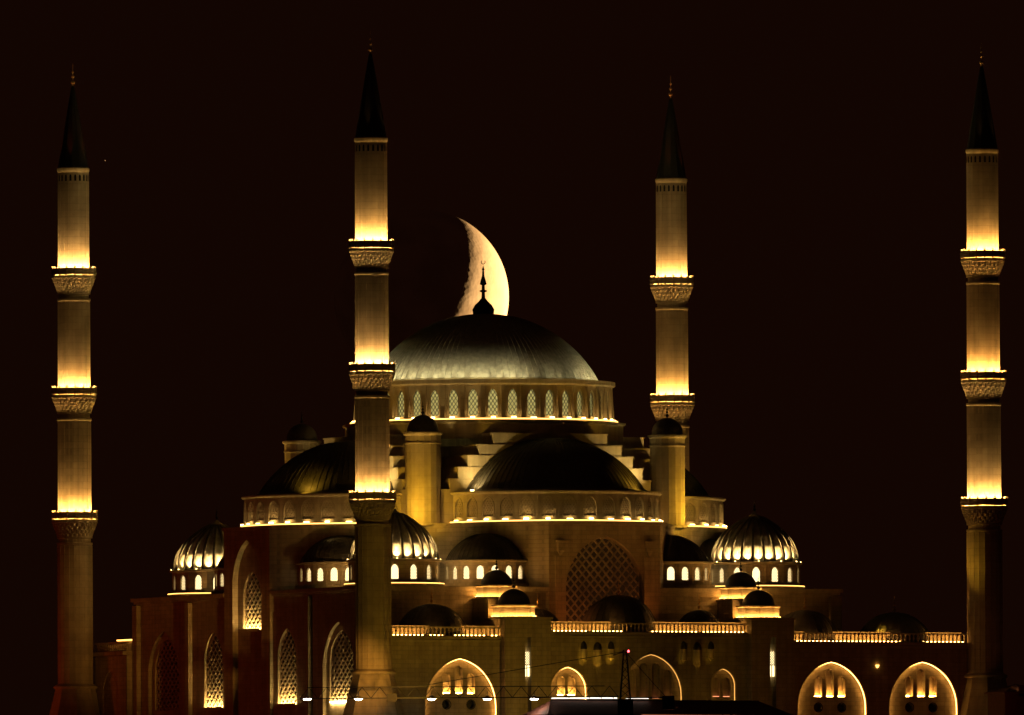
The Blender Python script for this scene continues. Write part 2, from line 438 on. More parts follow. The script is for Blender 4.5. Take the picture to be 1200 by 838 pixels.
# ---- stepped base under the drum
steps = [(76, 812), (95, 798), (110, 785), (123, 771), (134, 757), (146, 744)]
sb = thing('stepped_base', 'x', 'x')                    # becomes a part of the mosque
del sb['label']; del sb['category']; sb.parent = mq
for axis in (0, 1):
    for i, (hw, zt) in enumerate(steps):
        zb = steps[i+1][1] if i + 1 < len(steps) else 700
        e = 176 + axis*.15; dz = axis*.2; mb = MB()
        def bx(h, z0, z1, ee):
            if axis == 0: mb.box(-h, h, -ee, ee, z0, z1)
            else: mb.box(-ee, ee, -h, h, z0, z1)
        bx(hw, zb + dz - .5*(i < 5), zt + dz - 1.6, e); bx(hw + 1, zt + dz - 1.6, zt + dz, e + 1)
        G(mb); build(mb, 'step', 'smooth_stone', sb)
mb = MB(); mb.lathe([(168, 806), (168, 824), (171, 826), (171, 828), (150, 828.2)], 16, a0=R(11.25), a1=R(371.25)); G(mb)
build(mb, 'drum_base', 'smooth_stone', mq)

# ---- four half domes on their drums
wp2 = arch(0, 8.2, 710, 722, 733, 5); NS = 16; DS = 176; RS = 129
win2 = MB(); p2 = [(x, z - Z0) for x, z in wp2]
win2.mat(1).flat(p2, 0.3); win2.mat(0); lattice(win2, p2, 3.6, .9, -.1, .6, 1.5); ring_frame(win2, inset(p2, .2), 1.4, -3.2, -2.2)
win2 = win2.mesh('window', ['smooth_stone', 'limestone'])
sprof = cap_profile(114, 67, 14)
for k in range(4):
    an = k*math.pi/2 - math.pi/2; cx, cy = DS*math.cos(an), DS*math.sin(an)
    a0, a1 = an - math.pi/2, an + math.pi/2
    d_ = drum(cx, cy, RS, 706, 737, NS, a0, a1, wp2, 2.6, 'half_dome_drum', mq, corn=3.5, ledge=4)
    drum_windows(cx, cy, RS, NS, a0, a1, win2, 2.5, d_)
    mb = MB(); mb.lathe([(r, z + 740) for r, z in sprof], 40, (cx, cy, 0), a0, a1)
    mb.lathe([(125, 740), (116, 742), (113, 744)], 40, (cx, cy, 0), a0, a1); G(mb)
    hd = build(mb, 'half_dome', 'lead', mq, smooth=True)
    mb = MB(); seams(mb, [(r, z + 740) for r, z in sprof[:12]], 44, a0, a1, .5, .8, (cx, cy, 0)); G(mb)
    build(mb, 'lead_seams', 'lead', hd)
    mb = MB(); mb.lathe([(RS + 5, 704), (RS + 5, 705.2)], 32, (cx, cy, 0), a0, a1); G(mb)
    build(mb, 'light_strip', 'led_dim', d_)
    for i in range(NS):
        a = a0 + (a1 - a0)*(i + .5)/NS
        kk = ['low', 'low', 'mid', 'low', 'hot', 'mid', 'low', 'mid', 'low', 'hot', 'mid', 'low', 'mid', 'low', 'low', 'low'][i]
        put('lamp', LAMP[kk], d_, (cx + 133.0*math.cos(a), cy + 133.0*math.sin(a), 706.05), a + math.pi/2)
    for sg in (-1, 1):                            # lamps at the dome foot that wash the steps and the dome's flank
        a = an + sg*R(86); x, y = cx + 122*math.cos(a), cy + 122*math.sin(a)
        tx, ty = cx + 100*math.cos(an + sg*R(88)), cy + 100*math.sin(an + sg*R(88))
        spot('step_spotlight', (cx + 121*math.cos(an + sg*R(76)), cy + 121*math.sin(an + sg*R(76)), 744), (cx + 88*math.cos(an + sg*R(92)), cy + 88*math.sin(an + sg*R(92)), 790), 1700, 115, d_, (1, .68, .22), 1., .3)
        put('lamp', LAMP['mid'], d_, (cx + 121*math.cos(an + sg*R(77)), cy + 121*math.sin(an + sg*R(77)), 741.5), a + math.pi/2)
    for q in (R(36),):
        a = an + q
        spot('half_dome_spotlight', (cx + 127*math.cos(a), cy + 127*math.sin(a), 743), (cx + 98*math.cos(a), cy + 98*math.sin(a), 762), 900, 120, d_, OLIVE, 1., .3)

# ---- corner turrets beside the half domes
mbt = MB(); mbt.lathe([(21, 0), (21, 94), (22, 94.5), (22, 96), (21.2, 96.5), (21.2, 104), (23.5, 106), (23.5, 108), (18.5, 109)], 16)
mbt.lathe([(19.5, -3), (24.5, -3), (24.5, 0), (20.5, .5)], 16)
TUR = mbt.mesh('turret', 'smooth_stone')
mbt = MB(); mbt.lathe([(r, z) for r, z in cap_profile(18.5, 21, 10)], 24); TURD = mbt.mesh('turret_dome', 'lead', True)
for sx in (-1, 1):
    for sy in (-1, 1):
        x, y = 163*sx, 163*sy
        t_ = put('corner_turret', TUR, mq, (x, y, 703.5))
        d_ = put('dome_cap', TURD, t_, (x, y, 811.5)); put('finial', FIN_SMALL, t_, (x, y, 832))
        spot('turret_spotlight', (x + 46*sx, y + 46*sy, 709), (x, y, 752), 2400, 140, t_, OLIVE, 1., .3)

# ---- core: arms of the cross plan with canted sides
FH, LH, PF = 74, 62, 317
core = [(-FH,-PF),(FH,-PF),(166,-177),(177,-166),(PF,-LH),(PF,LH),(177,166),(166,177),(FH,PF),(-FH,PF),(-166,177),(-177,166),(-PF,LH),(-PF,-LH),(-177,-166),(-166,-177)]
mb = MB(); n = len(core)
for i in range(n):
    if i in (0, 4, 8, 12): continue
    (x0, y0), (x1, y1) = core[i], core[(i+1) % n]
    mb.add([(x0,y0,600),(x1,y1,600),(x1,y1,702),(x0,y0,702)], [(0,1,2,3)])
def grow(poly, d): return [(p[0]*(1 + d/300), p[1]*(1 + d/300)) for p in poly]
mb.prism(grow(core, 1.5), 699.5, 701.5); mb.prism(grow(core, 3), 701.5, 703); G(mb)
corew = build(mb, 'core_wall', 'limestone', mq)

LITLAT = {}
def lattice_window(poly, pitch, bw, pane, slope=.85):
    key = (tuple(poly[0]), tuple(poly[-1]), poly[len(poly)//2], pitch)
    if key not in LITLAT:
        mb = MB(); p = [(x, z - Z0) for x, z in poly]
        mb.mat(1).flat(p, 3.4); mb.mat(0); lattice(mb, p, pitch, bw, 0, 2.2, slope); ring_frame(mb, inset(p, .4), 1.5, -1.2, 0.4)
        LITLAT[key] = mb.mesh('window', ['smooth_stone', pane])
    return LITLAT[key]
glow('sill_led', (1, .62, .2), 150)
def sill_lamp(w): return MB().box(-w/2, w/2, -.25, .25, 0, .5).mesh('sill_lamp', 'sill_led')

# bays and hall walls, same scheme on four sides; local x to the right seen from outside
def side(nm, hw_bay):
    rz = FACE[nm]; M = ROT(rz)
    def put_local(name, me, parent, x, y, z): 
        p = M @ Vector((x, y, 0)); return put(name, me, parent, (p.x, p.y, z), rz)
    # raised middle bay
    big = nm in ('front', 'back')
    if big:
        nich = arch(0, 52, 560, 620, 687, 9); win = arch(0, 50.5, 560, 622, 684.5, 9)
    else:
        nich = arch(0, 39, 452, 634, 687, 9); win = arch(0, 24, 580, 618, 650, 8)
    mb = MB(); mb.panel(rect(-hw_bay, hw_bay, Z0, 702), [nich], 7)
    if not big: mb.panel(nich, [win], 4, Matrix.Translation(Vector((0, 7, 0))))
    # returns
    for sx in (-1, 1): mb.add([(sx*hw_bay, 0, Z0), (sx*hw_bay, 4.5, Z0), (sx*hw_bay, 4.5, 702), (sx*hw_bay, 0, 702)], [(0,1,2,3)])
    G(mb); bay = build(mb, 'middle_bay', 'limestone', mq, (*(M @ Vector((0, -PF, 0))).xy, Z0), rz)
    wy = -PF + (7 if big else 10)
    put_local('window', lattice_window(win, 10.5 if big else 11., 1.7 if big else 2.1, 'window_dim' if big else 'dark_glass', 1.1 if big else .85), bay, 0, wy, Z0)
    if big:
        for sx in (-1, 1):                            # little stone bird house on a flat pilaster
            mb = MB(); mb.box(-4.5, 4.5, -5, 0, 668, 678); mb.box(-5.6, 5.6, -6, 0, 678, 680); mb.add([(-4,-4,668),(4,-4,668),(4,0,668),(-4,0,668),(0,0,660)], [(0,1,4),(1,2,4),(2,3,4),(3,0,4)])
            mb.box(-1.4, 1.4, -5.3, -4.9, 670, 676); mb.box(-7, 7, -1.2, 0, 560, 662); G(mb)
            build(mb, 'bird_house', 'limestone', bay, (*(M @ Vector((sx*59, -PF - .02, 0))).xy, Z0), rz)
        for sx in (-1, 1):  # added pair of dim reddish fills to lift the bay's lattice
            q = M @ Vector((sx*64, -PF - 34, 0)); put('added_bay_fixture', lamp_mesh(3, 'dark_metal', 2, 3), bay, (q.x, q.y, 569), rz)
            spot('added_bay_light', (q.x, q.y, 575), (*(M @ Vector((-sx*10, -PF, 0))).xy, 670), 300, 130, bay, (1, .24, .035), 1., .5)
    else:
        put_local('sill_lamp', sill_lamp(44), bay, 0, wy - 4.6, 580.4)
        put_local('sill_slab', MB().box(-26, 26, -4, 2, -2.5, -.3).box(-26, 26, -4, -3.2, -.3, 1.3).mesh('sill', 'smooth_stone'), bay, 0, wy - 3, 580.4)
    # hall walls left and right of the bay
    xe = 313 if big else 312.9
    for sx in (-1, 1):
        a, b_ = sorted((sx*hw_bay, sx*xe))
        w1 = arch(sx*100, 25, 489, 545, 579, 8)
        n2 = arch(sx*238, 42, Z0 + 3, 530, 584, 9); w2 = arch(sx*238, 33, 489, 533, 574, 8)
        mb = MB(); mb.panel(rect(a, b_, Z0, 618), [w1, n2], 4.5)
        mb.panel(n2, [w2], 3.5, Matrix.Translation(Vector((0, 4.5, 0))))
        for px_, pw in ((sx*163, 5), (sx*(xe - 6), 6)): mb.box(px_ - pw, px_ + pw, -5.5, -.0, Z0, 616)
        mb.box(a, b_ + (2 if sx > 0 else 0), -2.5, -.01, 618.2, 621); mb.box(a, b_ + (5 if sx > 0 else 0), -5, -.01, 621, 625)
        G(mb); hw_ = build(mb, 'hall_wall', 'limestone', mq, (*(M @ Vector((0, -313, 0))).xy, Z0), rz)
        put_local('window', lattice_window(w1, 11., 2.1, 'dark_glass'), hw_, 0, -313 + 3.6, Z0)
        put_local('window', lattice_window(w2, 11., 2.1, 'dark_glass'), hw_, 0, -313 + 7.2, Z0)
        put_local('sill_lamp', sill_lamp(46), hw_, sx*100, -313 - .8, 489.4)
        if sx > 0: put_local('sill_lamp', sill_lamp(60), hw_, sx*238, -313 + 3.4, 489.4)
        mbs = MB().box(-26, 26, -2.5, 1.5, -2.4, -.2).box(-26, 26, -2.5, -1.7, -.2, 1.3).mesh('sill', 'smooth_stone')
        put_local('sill_slab', mbs, hw_, sx*100, -313, 489.2)
side('front', FH); side('left', LH); side('back', FH); side('right', LH)
mb = MB(); mb.prism([(-299,-299),(299,-299),(299,299),(-299,299)], 618.5, 622); G(mb)
build(mb, 'hall_roof', 'lead', mq)

# ---- small half domes (exedrae) against the canted walls, with lit windows
wp3 = arch(0, 4.3, 635, 645, 651, 4); NE = 9
win3 = window_mesh(wp3, 2.2, .28, 'window_light', slope=1.6)
eprof = cap_profile(50, 33, 10)
EX = []
for (i, j) in ((15, 0), (1, 2), (3, 4), (5, 6), (7, 8), (9, 10), (11, 12), (13, 14)):
    p, q = Vector(core[i]), Vector(core[j]); mid = (p + q)/2; d = (q - p).normalized(); nrm = Vector((d.y, -d.x))
    an = math.atan2(nrm.y, nrm.x); cx, cy = mid.x, mid.y; a0, a1 = an - math.pi/2, an + math.pi/2
    ed = drum(cx, cy, 51, 630, 655, NE, a0, a1, wp3, 1.6, 'exedra_drum', mq, 'limestone', corn=3.5, ledge=4, corn_h=2.2)
    drum_windows(cx, cy, 51, NE, a0, a1, win3, 1.5, ed)
    mb = MB(); mb.lathe([(r, z + 657) for r, z in eprof], 28, (cx, cy, 0), a0, a1); G(mb)
    hd = build(mb, 'exedra_dome', 'lead', mq, smooth=True)
    mb = MB(); seams(mb, [(r, z + 657) for r, z in eprof[:9]], 22, a0, a1, .45, .6, (cx, cy, 0)); G(mb)
    build(mb, 'lead_seams', 'lead', hd)
    mb = MB(); mb.lathe([(56, 621), (56, 629), (52, 629.6)], 24, (cx, cy, 0), a0, a1); G(mb); build(mb, 'exedra_plinth', 'limestone', mq)

# ---- four corner cupolas with fluted, lit domes
NC = 24; NW = 14
cprof = [(52, 0), (51.6, 4), (50.6, 10), (48.5, 17), (45, 24), (40, 31), (33.5, 38), (26, 44), (18, 49.5), (10, 54), (4, 57.5), (1.5, 60), (0, 61)]
def flute(a, j, z): return 1 - .085*abs(math.sin(NC*a/2))**1.2*max(0, 1 - z/70.)
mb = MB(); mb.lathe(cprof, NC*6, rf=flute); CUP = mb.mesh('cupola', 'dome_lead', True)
mb = MB(); seams(mb, cprof[:11], NC, 0, 2*math.pi, 2.6, 1.8); CUPR = mb.mesh('ribs', 'lead')
wp4 = arch(0, 4.4, 634, 645, 651.5, 4); win4 = window_mesh(wp4, 2.2, .28, 'window_light', slope=1.6)
for sx in (-1, 1):
    for sy in (-1, 1):
        cx, cy = 240*sx, 240*sy
        cd = drum(cx, cy, 52.5, 630, 655, NW, 0, 2*math.pi, wp4, 1.6, 'cupola_drum', mq, 'limestone', corn=3.5, ledge=5, corn_h=2.4)
        drum_windows(cx, cy, 52.5, NW, 0, 2*math.pi, win4, 1.5, cd)
        mb = MB(); mb.lathe([(60, 621), (60, 626.5), (58.5, 627)], 28, (cx, cy, 0)); G(mb); build(mb, 'cupola_plinth', 'limestone', mq)
        c_ = put('cupola', CUP, mq, (cx, cy, 658)); put('ribs', CUPR, c_, (cx, cy, 658)); put('finial', FIN_SMALL, c_, (cx, cy, 718))
        mb = MB(); mb.lathe([(59.4, 628.8), (59.4, 629.6)], 28, (cx, cy, 0)); G(mb); build(mb, 'light_strip', 'led_dim', cd)
        for i in range(NC):
            a = 2*math.pi*(i + .5)/NC; ca, sa = math.cos(a), math.sin(a)
            spot('flute_spotlight', (cx + 51.6*ca, cy + 51.6*sa, 658.8), (cx + 46.3*ca, cy + 46.3*sa, 674), 1700, 84, c_, PALE, 1., .06)
            spot('flute_beam', (cx + 51.6*ca, cy + 51.6*sa, 658.8), (cx + 47.2*ca, cy + 47.2*sa, 690), 9000, 40, c_, PALE, .9, .06)
        for i in range(0, NC, 2):
            a = 2*math.pi*(i + .5)/NC
            put('lamp', lamp_mesh(1.4, 'balcony_bulb', .8, .6), cd, (cx + 55*math.cos(a), cy + 55*math.sin(a), 658.2), a + math.pi/2)
for sx, sy in ((-1, -1), (1, -1), (-1, 1), (1, 1)):      # small roof floods towards the canted walls
    for (dx, dy, tx, ty) in ((0, 0, -120, -250), (0, 0, -250, -120)):
        x, y = -212, -300
        if tx == -250: x, y = -300, -212
        X, Y = (x if sx < 0 else -x), (y if sy < 0 else -y); TX, TY = (tx if sx < 0 else -tx), (ty if sy < 0 else -ty)
        o = put('roof_floodlight', lamp_mesh(3, 'dark_metal', 2, 3), mq, (X, Y, 622.3))
        spot('roof_spotlight', (X, Y, 627), (TX, TY, 690), 700, 85, o, (1, .5, .12), 1., .3)

# ================================================================== MINARETS
def z_(y): return 1308 - y - Z0
NP = 20
def minaret_parts():
    P = []
    # octagonal pedestal and flared foot
    mb = MB(); mb.lathe([(42, 0), (42, 14), (40, 15), (36, 24), (24.5, z_(792)), (24.5, z_(789))], 8, a0=R(22.5), a1=R(382.5))
    P.append(('pedestal', mb.mesh('pedestal', 'shaft_stone'), 0, None))
    mb = MB(); mb.lathe([(25.5, z_(790)), (26.5, z_(788.6)), (26.5, z_(787)), (24, z_(785.5)), (22, z_(784))], 24)
    P.append(('foot_ring', mb.mesh('foot_ring', 'smooth_stone'), 0, None))
    segs = [(21.0, 785, 617), (19.9, 586, 466), (19.3, 436, 321), (18.6, 291, 163)]
    for r, yb, yt in segs:
        mb = MB(); mb.lathe([(r, z_(yb)), (r, z_(yt))], NP, a0=R(9), a1=R(369))
        for i in range(NP):                           # thin roll moulding on every arris
            a = R(9) + 2*math.pi*i/NP; mb.bar((r*math.cos(a), r*math.sin(a), z_(yb)), (r*math.cos(a), r*math.sin(a), z_(yt)), .5, .5)
        P.append(('shaft', mb.mesh('shaft', 'shaft_stone'), 0, None))
    for r, y in ((19.9, 575), (19.3, 424.5), (18.6, 280)):
        rb = r + 7.4; mb = MB()
        k = .30                                        # muqarnas tiers
        tiers = [(r + 1.2, 31.5), (r + 1.6, 28.5), (r + 2.2, 27), (r + 3.0, 24.2), (r + 3.9, 22.8), (r + 4.7, 20), (r + 5.5, 18.6), (r + 6.2, 15.4), (r + 7.0, 14.4), (rb + .3, 13.2), (rb + .3, 12)]
        def rf(a, j, z): return 1 + (0.062*(abs(math.sin(12*a + (j//2)*math.pi/2)) - .5) if 1 <= j <= 8 else 0)
        mb.lathe([(q, z_(y + dy)) for q, dy in tiers], 96, rf=rf)
        mb.lathe([(rb, z_(y + 12)), (rb, z_(y + 10.2)), (r - .5, z_(y + 10))], 32)
        # ring mouldings and dark groove under the corbel
        mb.lathe([(r + .4, z_(y + 42)), (r + 1.6, z_(y + 41)), (r + 1.6, z_(y + 38.5)), (r - .6, z_(y + 38)), (r - .6, z_(y + 33.5)), (r + 1.4, z_(y + 33)), (r + 1.4, z_(y + 31.5))], 32)
        bi = len(P); P.append(('balcony', mb.mesh('balcony', 'smooth_stone'), 0, None))
        mb = MB(); mb.lathe([(rb - .9, z_(y + 10)), (rb + .1, z_(y + 10)), (rb + .1, z_(y + 1.6)), (rb - .9, z_(y + 1.6)), (rb - .9, z_(y + 10))], 32)
        for i in range(16):
            a = 2*math.pi*i/16; ca, sa = math.cos(a), math.sin(a)
            mb.bar(((rb-.3)*ca, (rb-.3)*sa, z_(y + 11)), ((rb-.3)*ca, (rb-.3)*sa, z_(y - .6)), 1.7, 1.9)
            for q in (-1, 1):
                b_ = a + math.pi/16 + q*.06
                mb.bar(((rb+.2)*math.cos(b_), (rb+.2)*math.sin(b_), z_(y + 9)), ((rb+.2)*math.cos(b_ - q*.10), (rb+.2)*math.sin(b_ - q*.10), z_(y + 3)), .5, .5)
        P.append(('parapet', mb.mesh('parapet', 'smooth_stone'), 0, bi))
        mb = MB(); mb.lathe([(r + 5.0, z_(y + 7)), (r + 6.0, z_(y + 7))], 24)
        P.append(('ring_light', mb.mesh('ring_light', 'ring_light_0'), 0, bi))
    # top: window band, cap ring, spire, finial
    mb = MB()
    for i in range(NP):
        a = 2*math.pi*i/NP; M = ROT(a + math.pi/2); q = arch(0, 1.25, z_(176.5), z_(171), z_(168.5), 3)
        mb.add([M @ Vector((x, -18.62, z)) for x, z in q], [list(range(len(q)))])
    P.append(('window_band', mb.mesh('window_band', 'dark_glass'), 0, None))
    mb = MB(); mb.lathe([(18.6, z_(166)), (19.6, z_(164)), (19.8, z_(161)), (18.9, z_(160)), (18, z_(159.6))], 32)
    P.append(('cap_ring', mb.mesh('cap_ring', 'smooth_stone'), 0, None))
    mb = MB(); mb.lathe([(18.2, z_(160)), (17.2, z_(154)), (12.6, z_(125)), (6.4, z_(88)), (2.0, z_(63)), (1.0, z_(61))], 24, rf=lambda a, j, z: 1 + .02*math.cos(12*a))
    si = len(P); P.append(('spire', mb.mesh('spire', 'spire_lead'), 0, None))
    P.append(('finial', ball_finial(29, 2.6, 'finial_gold'), z_(62), si))
    return P
PARTS = minaret_parts()
MIN = [((-350, -406), 'tall minaret with flared octagonal foot rising where lattice-window wall and gallery meet'),
       ((-350, 406), 'tall minaret beside the far end of the lattice-window wall, past the small balustrade'),
       ((462, 406), 'tall minaret rising behind the domed turret at the end of the stepped buttress'),
       ((462, -406), 'tall minaret at the end of the gallery next to two glowing pointed arches')]
for mi, ((x, y), lab) in enumerate(MIN):
    t_ = thing('minaret', lab, 'minaret', (x, y, Z0), 'minarets at the corners of the mosque'); objs = []
    for i in range(5):                                   # added bare lights by the cap ring tint the spire and its gilt balls
        a = 2*math.pi*(i + .2)/5
        spot('added_spire_light', (x + 23.5*math.cos(a), y + 23.5*math.sin(a), 1308 - 164), (x + 3*math.cos(a), y + 3*math.sin(a), 1262), 900 if mi in (1, 2) else 420, 26, t_, (1, .16, .04) if mi in (1, 2) else (1, .45, .12), 1., .1)
    for nm, me, dz, par in PARTS:
        objs.append(put(nm, me, t_ if par is None else objs[par], (x, y, Z0 + dz)))
        if nm == 'ring_light':                           # no two lamp rings are equally strong
            objs[-1].material_slots[0].link = 'OBJECT'; objs[-1].material_slots[0].material = MATS['ring_light_%d' % ((mi*2 + len(objs)) % 5)]

# ================================================================== GALLERIES
mbb = MB(); mbb.lathe([(1.5, 0), (1.5, 1.0), (.75, 1.5), (1.35, 3.8), (.9, 6.2), (.75, 7.4), (1.5, 8.0), (1.5, 9)], 8)
BAL = mbb.mesh('baluster', 'smooth_stone')
def balustrade(par, p, q, z, pitch=5.2, h=9., led=True):
    """rail, plinth, balusters between two plan points; lit low wall behind"""
    p = Vector(p); q = Vector(q); d = q - p; n = max(1, int(d.length/pitch)); nn = Vector((-d.y, d.x)).normalized()
    ang = math.atan2(d.y, d.x)
    ln = d.length
    mb = MB(); mb.box(0, ln, -1.8, 1.8, 0, 1.0); mb.box(0, ln, -2.0, 2.0, 1 + h, 2.4 + h)
    build(mb, 'rail', 'smooth_stone', par, (p.x, p.y, z), ang)
    for i in range(n):
        c = p + d*((i + .5)/n); put('baluster', BAL, par, (c.x, c.y, z + 1))
    if led:
        mb = MB(); mb.box(0, ln, 13, 16, 0, 13.0)
        build(mb, 'roof_kerb', 'smooth_stone', par, (p.x, p.y, z), ang)
        mb = MB(); k = 0.
        while k < ln - 6:
            w = random.uniform(20, 50); mb.box(k + .5, min(ln, k + w) - .5, 3.2, 4.2, 1.0, 2.0); k += w + random.choice([0, 0, 6])
        build(mb, 'light_strip', 'led', par, (p.x, p.y, z), ang)

VG = -401.
gl = thing('gallery', 'arcaded stone gallery with lit balustrade, domes and square towers in front of the mosque', 'gallery', (50, -357, Z0))
U0, U1 = -326., 440.
pl1, pr1 = pv(592, 780, -413)[0], pv(646, 780, -413)[0]
pl2, pr2 = pv(881, 780, -413)[0], pv(931, 780, -413)[0]
def niche_panel(x0, x1, zt, arches, v=VG, name='gallery_wall'):
    mb = MB(); mb.panel(rect(x0, x1, Z0, zt), [a['out'] for a in arches], 9)
    for a in arches:
        mb.panel(a['out'], a['holes'], 6, Matrix.Translation(Vector((0, 6.0, 0))))
    G(mb); w = build(mb, name, 'limestone', gl, (0, v, Z0))
    return w
def gal_arch(cx, cy_px, hw, apex_z, zs, lit=True, lanc=3, strip='arch_led'):
    o = arch(cx, hw, Z0 + 1, zs, apex_z, 12); s = hw/42.
    holes = []; recs = []
    if lanc == 3:
        for dx, zt in ((-14.3*s, apex_z - 17), (0, apex_z - 8.5), (14.3*s, apex_z - 17)):
            h = arch(cx + dx, 4.8, apex_z - 41, zt - 5, zt, 3); holes.append(h); recs.append(h)
        for dx in (-14.3*s, 14.3*s):
            holes.append([(cx + dx + 5*math.cos(R(k*30)), apex_z - 54 + 5*math.sin(R(k*30))) for k in range(12)])
    elif lanc == 2:
        for dx in (-7, 7):
            h = arch(cx + dx, 5, apex_z - 33, apex_z - 16, apex_z - 10, 3); holes.append(h); recs.append(h)
    elif lanc == 4:
        for dx, zt in ((-24, -18), (-8, -10), (8, -10), (24, -18)):
            h = arch(cx + dx, 5.5, apex_z - 52, apex_z + zt - 6, apex_z + zt, 3); holes.append(h); recs.append(h)
    return dict(out=o, holes=holes, recs=recs, lit=lit, cx=cx, hw=hw, apex=apex_z, strip=strip)
def finish_arch(wall, a, v=VG, lancet_led='lancet_led', dead=()):
    # LED line tucked behind the arch lip, backs of the openings, lamps on their sills
    mb = MB(); o = a['out'][1:] + a['out'][:1]; q = inset(o, .55)
    ring_frame(mb, inset(a['out'], -.2), 1.7, -1.0, -.02); G(mb)
    build(mb, 'arch_rim', 'smooth_stone', wall, (0, v, Z0))
    if a['lit']:
        mb = MB(); pts = inset(a['out'], .45)[2:]; pts = [inset(a['out'], .45)[1]] + pts + [inset(a['out'], .45)[0]]
        for p, r_ in zip(pts[:-1], pts[1:]):
            if (Vector(p) - Vector(r_)).length > .2: mb.bar((p[0], 2.4, p[1]), (r_[0], 2.4, r_[1]), .5, .4)
        G(mb); build(mb, 'light_strip', a['strip'], wall, (0, v, Z0))
    for i, h in enumerate(a['holes']):
        mb = MB(); mb.mat(0).flat([(x, z - Z0) for x, z in h], 6.0)
        if i < len(a['recs']):
            xs = [x for x, z in h]; zb = min(z for x, z in h) - Z0
            mb.mat(0); ring_frame(mb, [(x, z - Z0) for x, z in h], .9, -.5, .05)
            if lancet_led and i not in dead: mb.mat(1).box(min(xs) + .8, max(xs) - .8, 1.0, 1.6, zb + .1, zb + .6)
            elif lancet_led: mb.mat(1).box(min(xs) + 3.2, max(xs) - 2.2, 4.8, 5.4, zb + .15, zb + .5)
        else:
            ring_frame(mb, [(x, z - Z0) for x, z in h], 1.1, -.5, .05)
        me = mb.mesh('window', ['smooth_stone' if i < len(a['recs']) else 'dark_metal', lancet_led or 'led_dim'])
        put('window', me, wall, (0, v + 6, Z0))

# left section, one big glowing arch
cx1, az1 = pv(540, 772, VG); A1 = gal_arch(cx1, 0, 47, az1, az1 - 56)
w = niche_panel(U0, pl1, 560, [A1]); finish_arch(w, A1)
# middle section
cxa, aza = pv(667, 782, VG); Aa = gal_arch(cxa - 1, 0, 24, aza, aza - 28, True, 2, 'led_soft')
cxb, azb = pv(764, 767, VG); Ab = gal_arch(cxb, 0, 40, azb, azb - 48, True, 4, 'arch_faint')
cxc, azc = pv(848, 784, VG); Ac = gal_arch(cxc, 0, 16, azc, azc - 20, True, 2, 'arch_faint')
w = niche_panel(pr1, pl2, 566, [Aa, Ab, Ac]); finish_arch(w, Aa); finish_arch(w, Ab, lancet_led='led_red'); finish_arch(w, Ac, lancet_led='led_red')
# right section, two glowing arches
cx3, az3 = pv(975, 776, VG); A3 = gal_arch(cx3, 0, 46, az3, az3 - 54)
cx4, az4 = pv(1082, 776, VG); A4 = gal_arch(cx4, 0, 46, az4, az4 - 54)
w = niche_panel(pr2, U1, 556, [A3, A4]); finish_arch(w, A3); finish_arch(w, A4, dead=(0,))
# cornices
for (a, b_, zt) in ((U0, pl1, 560), (pr1, pl2, 566), (pr2, U1, 556)):
    mb = MB(); mb.box(a - (2 if a == U0 else 0), b_, VG - 2.2, VG + 10, zt - 3.2, zt - .6); mb.box(a - (4 if a == U0 else 0), b_, VG - 5, VG + 10, zt + .2, zt + 3.4); G(mb)
    mb.v = [(x, y - VG, z) for x, y, z in mb.v]
    build(mb, 'cornice', 'smooth_stone', gl, (0, VG, Z0))
    mb = MB(); mb.box(a, b_, VG + 10, -313, zt - 2, zt + 1.8); G(mb); build(mb, 'gallery_roof', 'lead', gl)
    balustrade(gl, (a, VG + .5), (b_, VG + .5), zt + 3.4)
# end walls
def end_wall(par, x, y0, y1, zt, rz):
    c = (y0 + y1)/2; hw = abs(y1 - y0)/2; a = arch(0, 22, Z0 + 1, 510, 540, 8)
    mb = MB(); mb.panel(rect(-hw, hw, Z0, zt), [a], 6); mb.mat(0).flat(a, 6); G(mb)
    build(mb, 'end_wall', 'limestone', par, (x, c, Z0), rz)
end_wall(gl, U0, VG, -313, 557, FACE['left']); end_wall(gl, U1, VG, -313, 553, FACE['right'])
# oriel bird houses on the middle section
def oriel(x, z, w, h, drop, wall):
    mb = MB(); mb.mat(0); mb.lathe([(w, z - h), (w, z)], 10, (x, 0, 0), -math.pi, 0.)
    mb.lathe([(w + .8, z), (w + .8, z + 1), (w, z + 1)], 10, (x, 0, 0), -math.pi, 0.)
    mb.lathe([(.3, z - h - drop), (w*.35, z - h - drop*.6), (w*.5, z - h - drop*.3), (w, z - h)], 10, (x, 0, 0), -math.pi, 0., rf=lambda a, j, zz: 1 + .12*math.cos(6*a))
    mb.mat(1); mb.lathe([(w, z + 1), (w, z + 4), (w*.8, z + 7.5), (w*.4, z + 9.5), (0, z + 10.5)], 10, (x, 0, 0), -math.pi, 0.); G(mb)
    build(mb, 'oriel', ['smooth_stone', 'lead'], gl, (0, VG, Z0))
for cxp, ct in ((700, 1), (817, 1)):
    for dx, yy, w_, h_, dr_ in ((-16, 762, 4, 12, 3), (0, 763, 5, 15, 14), (16, 762, 4, 10, 3)):
        u_, zz = pv(cxp + dx, yy, VG); oriel(u_, zz, w_, h_, dr_, None)
        spot('added_oriel_light', (u_ - 9, VG - 16, zz - 34), (u_, VG, zz - 5), 190 if cxp < 800 else 70, 34, gl, OLIVE, 1., .2)  # added light without a fitting, only brightens the oriels
# wall lamp between the two right arches
u_, zz = pv(1028, 781, VG)
mb = MB(); mb.lathe([(.3, zz - 2.2), (1.7, zz - 1.0), (2.4, zz + 1.5)], 10, (u_, 0, 0), -math.pi, 0.); G(mb)
wl = build(mb, 'wall_lamp', 'led_dim', gl, (0, VG - .3, Z0))

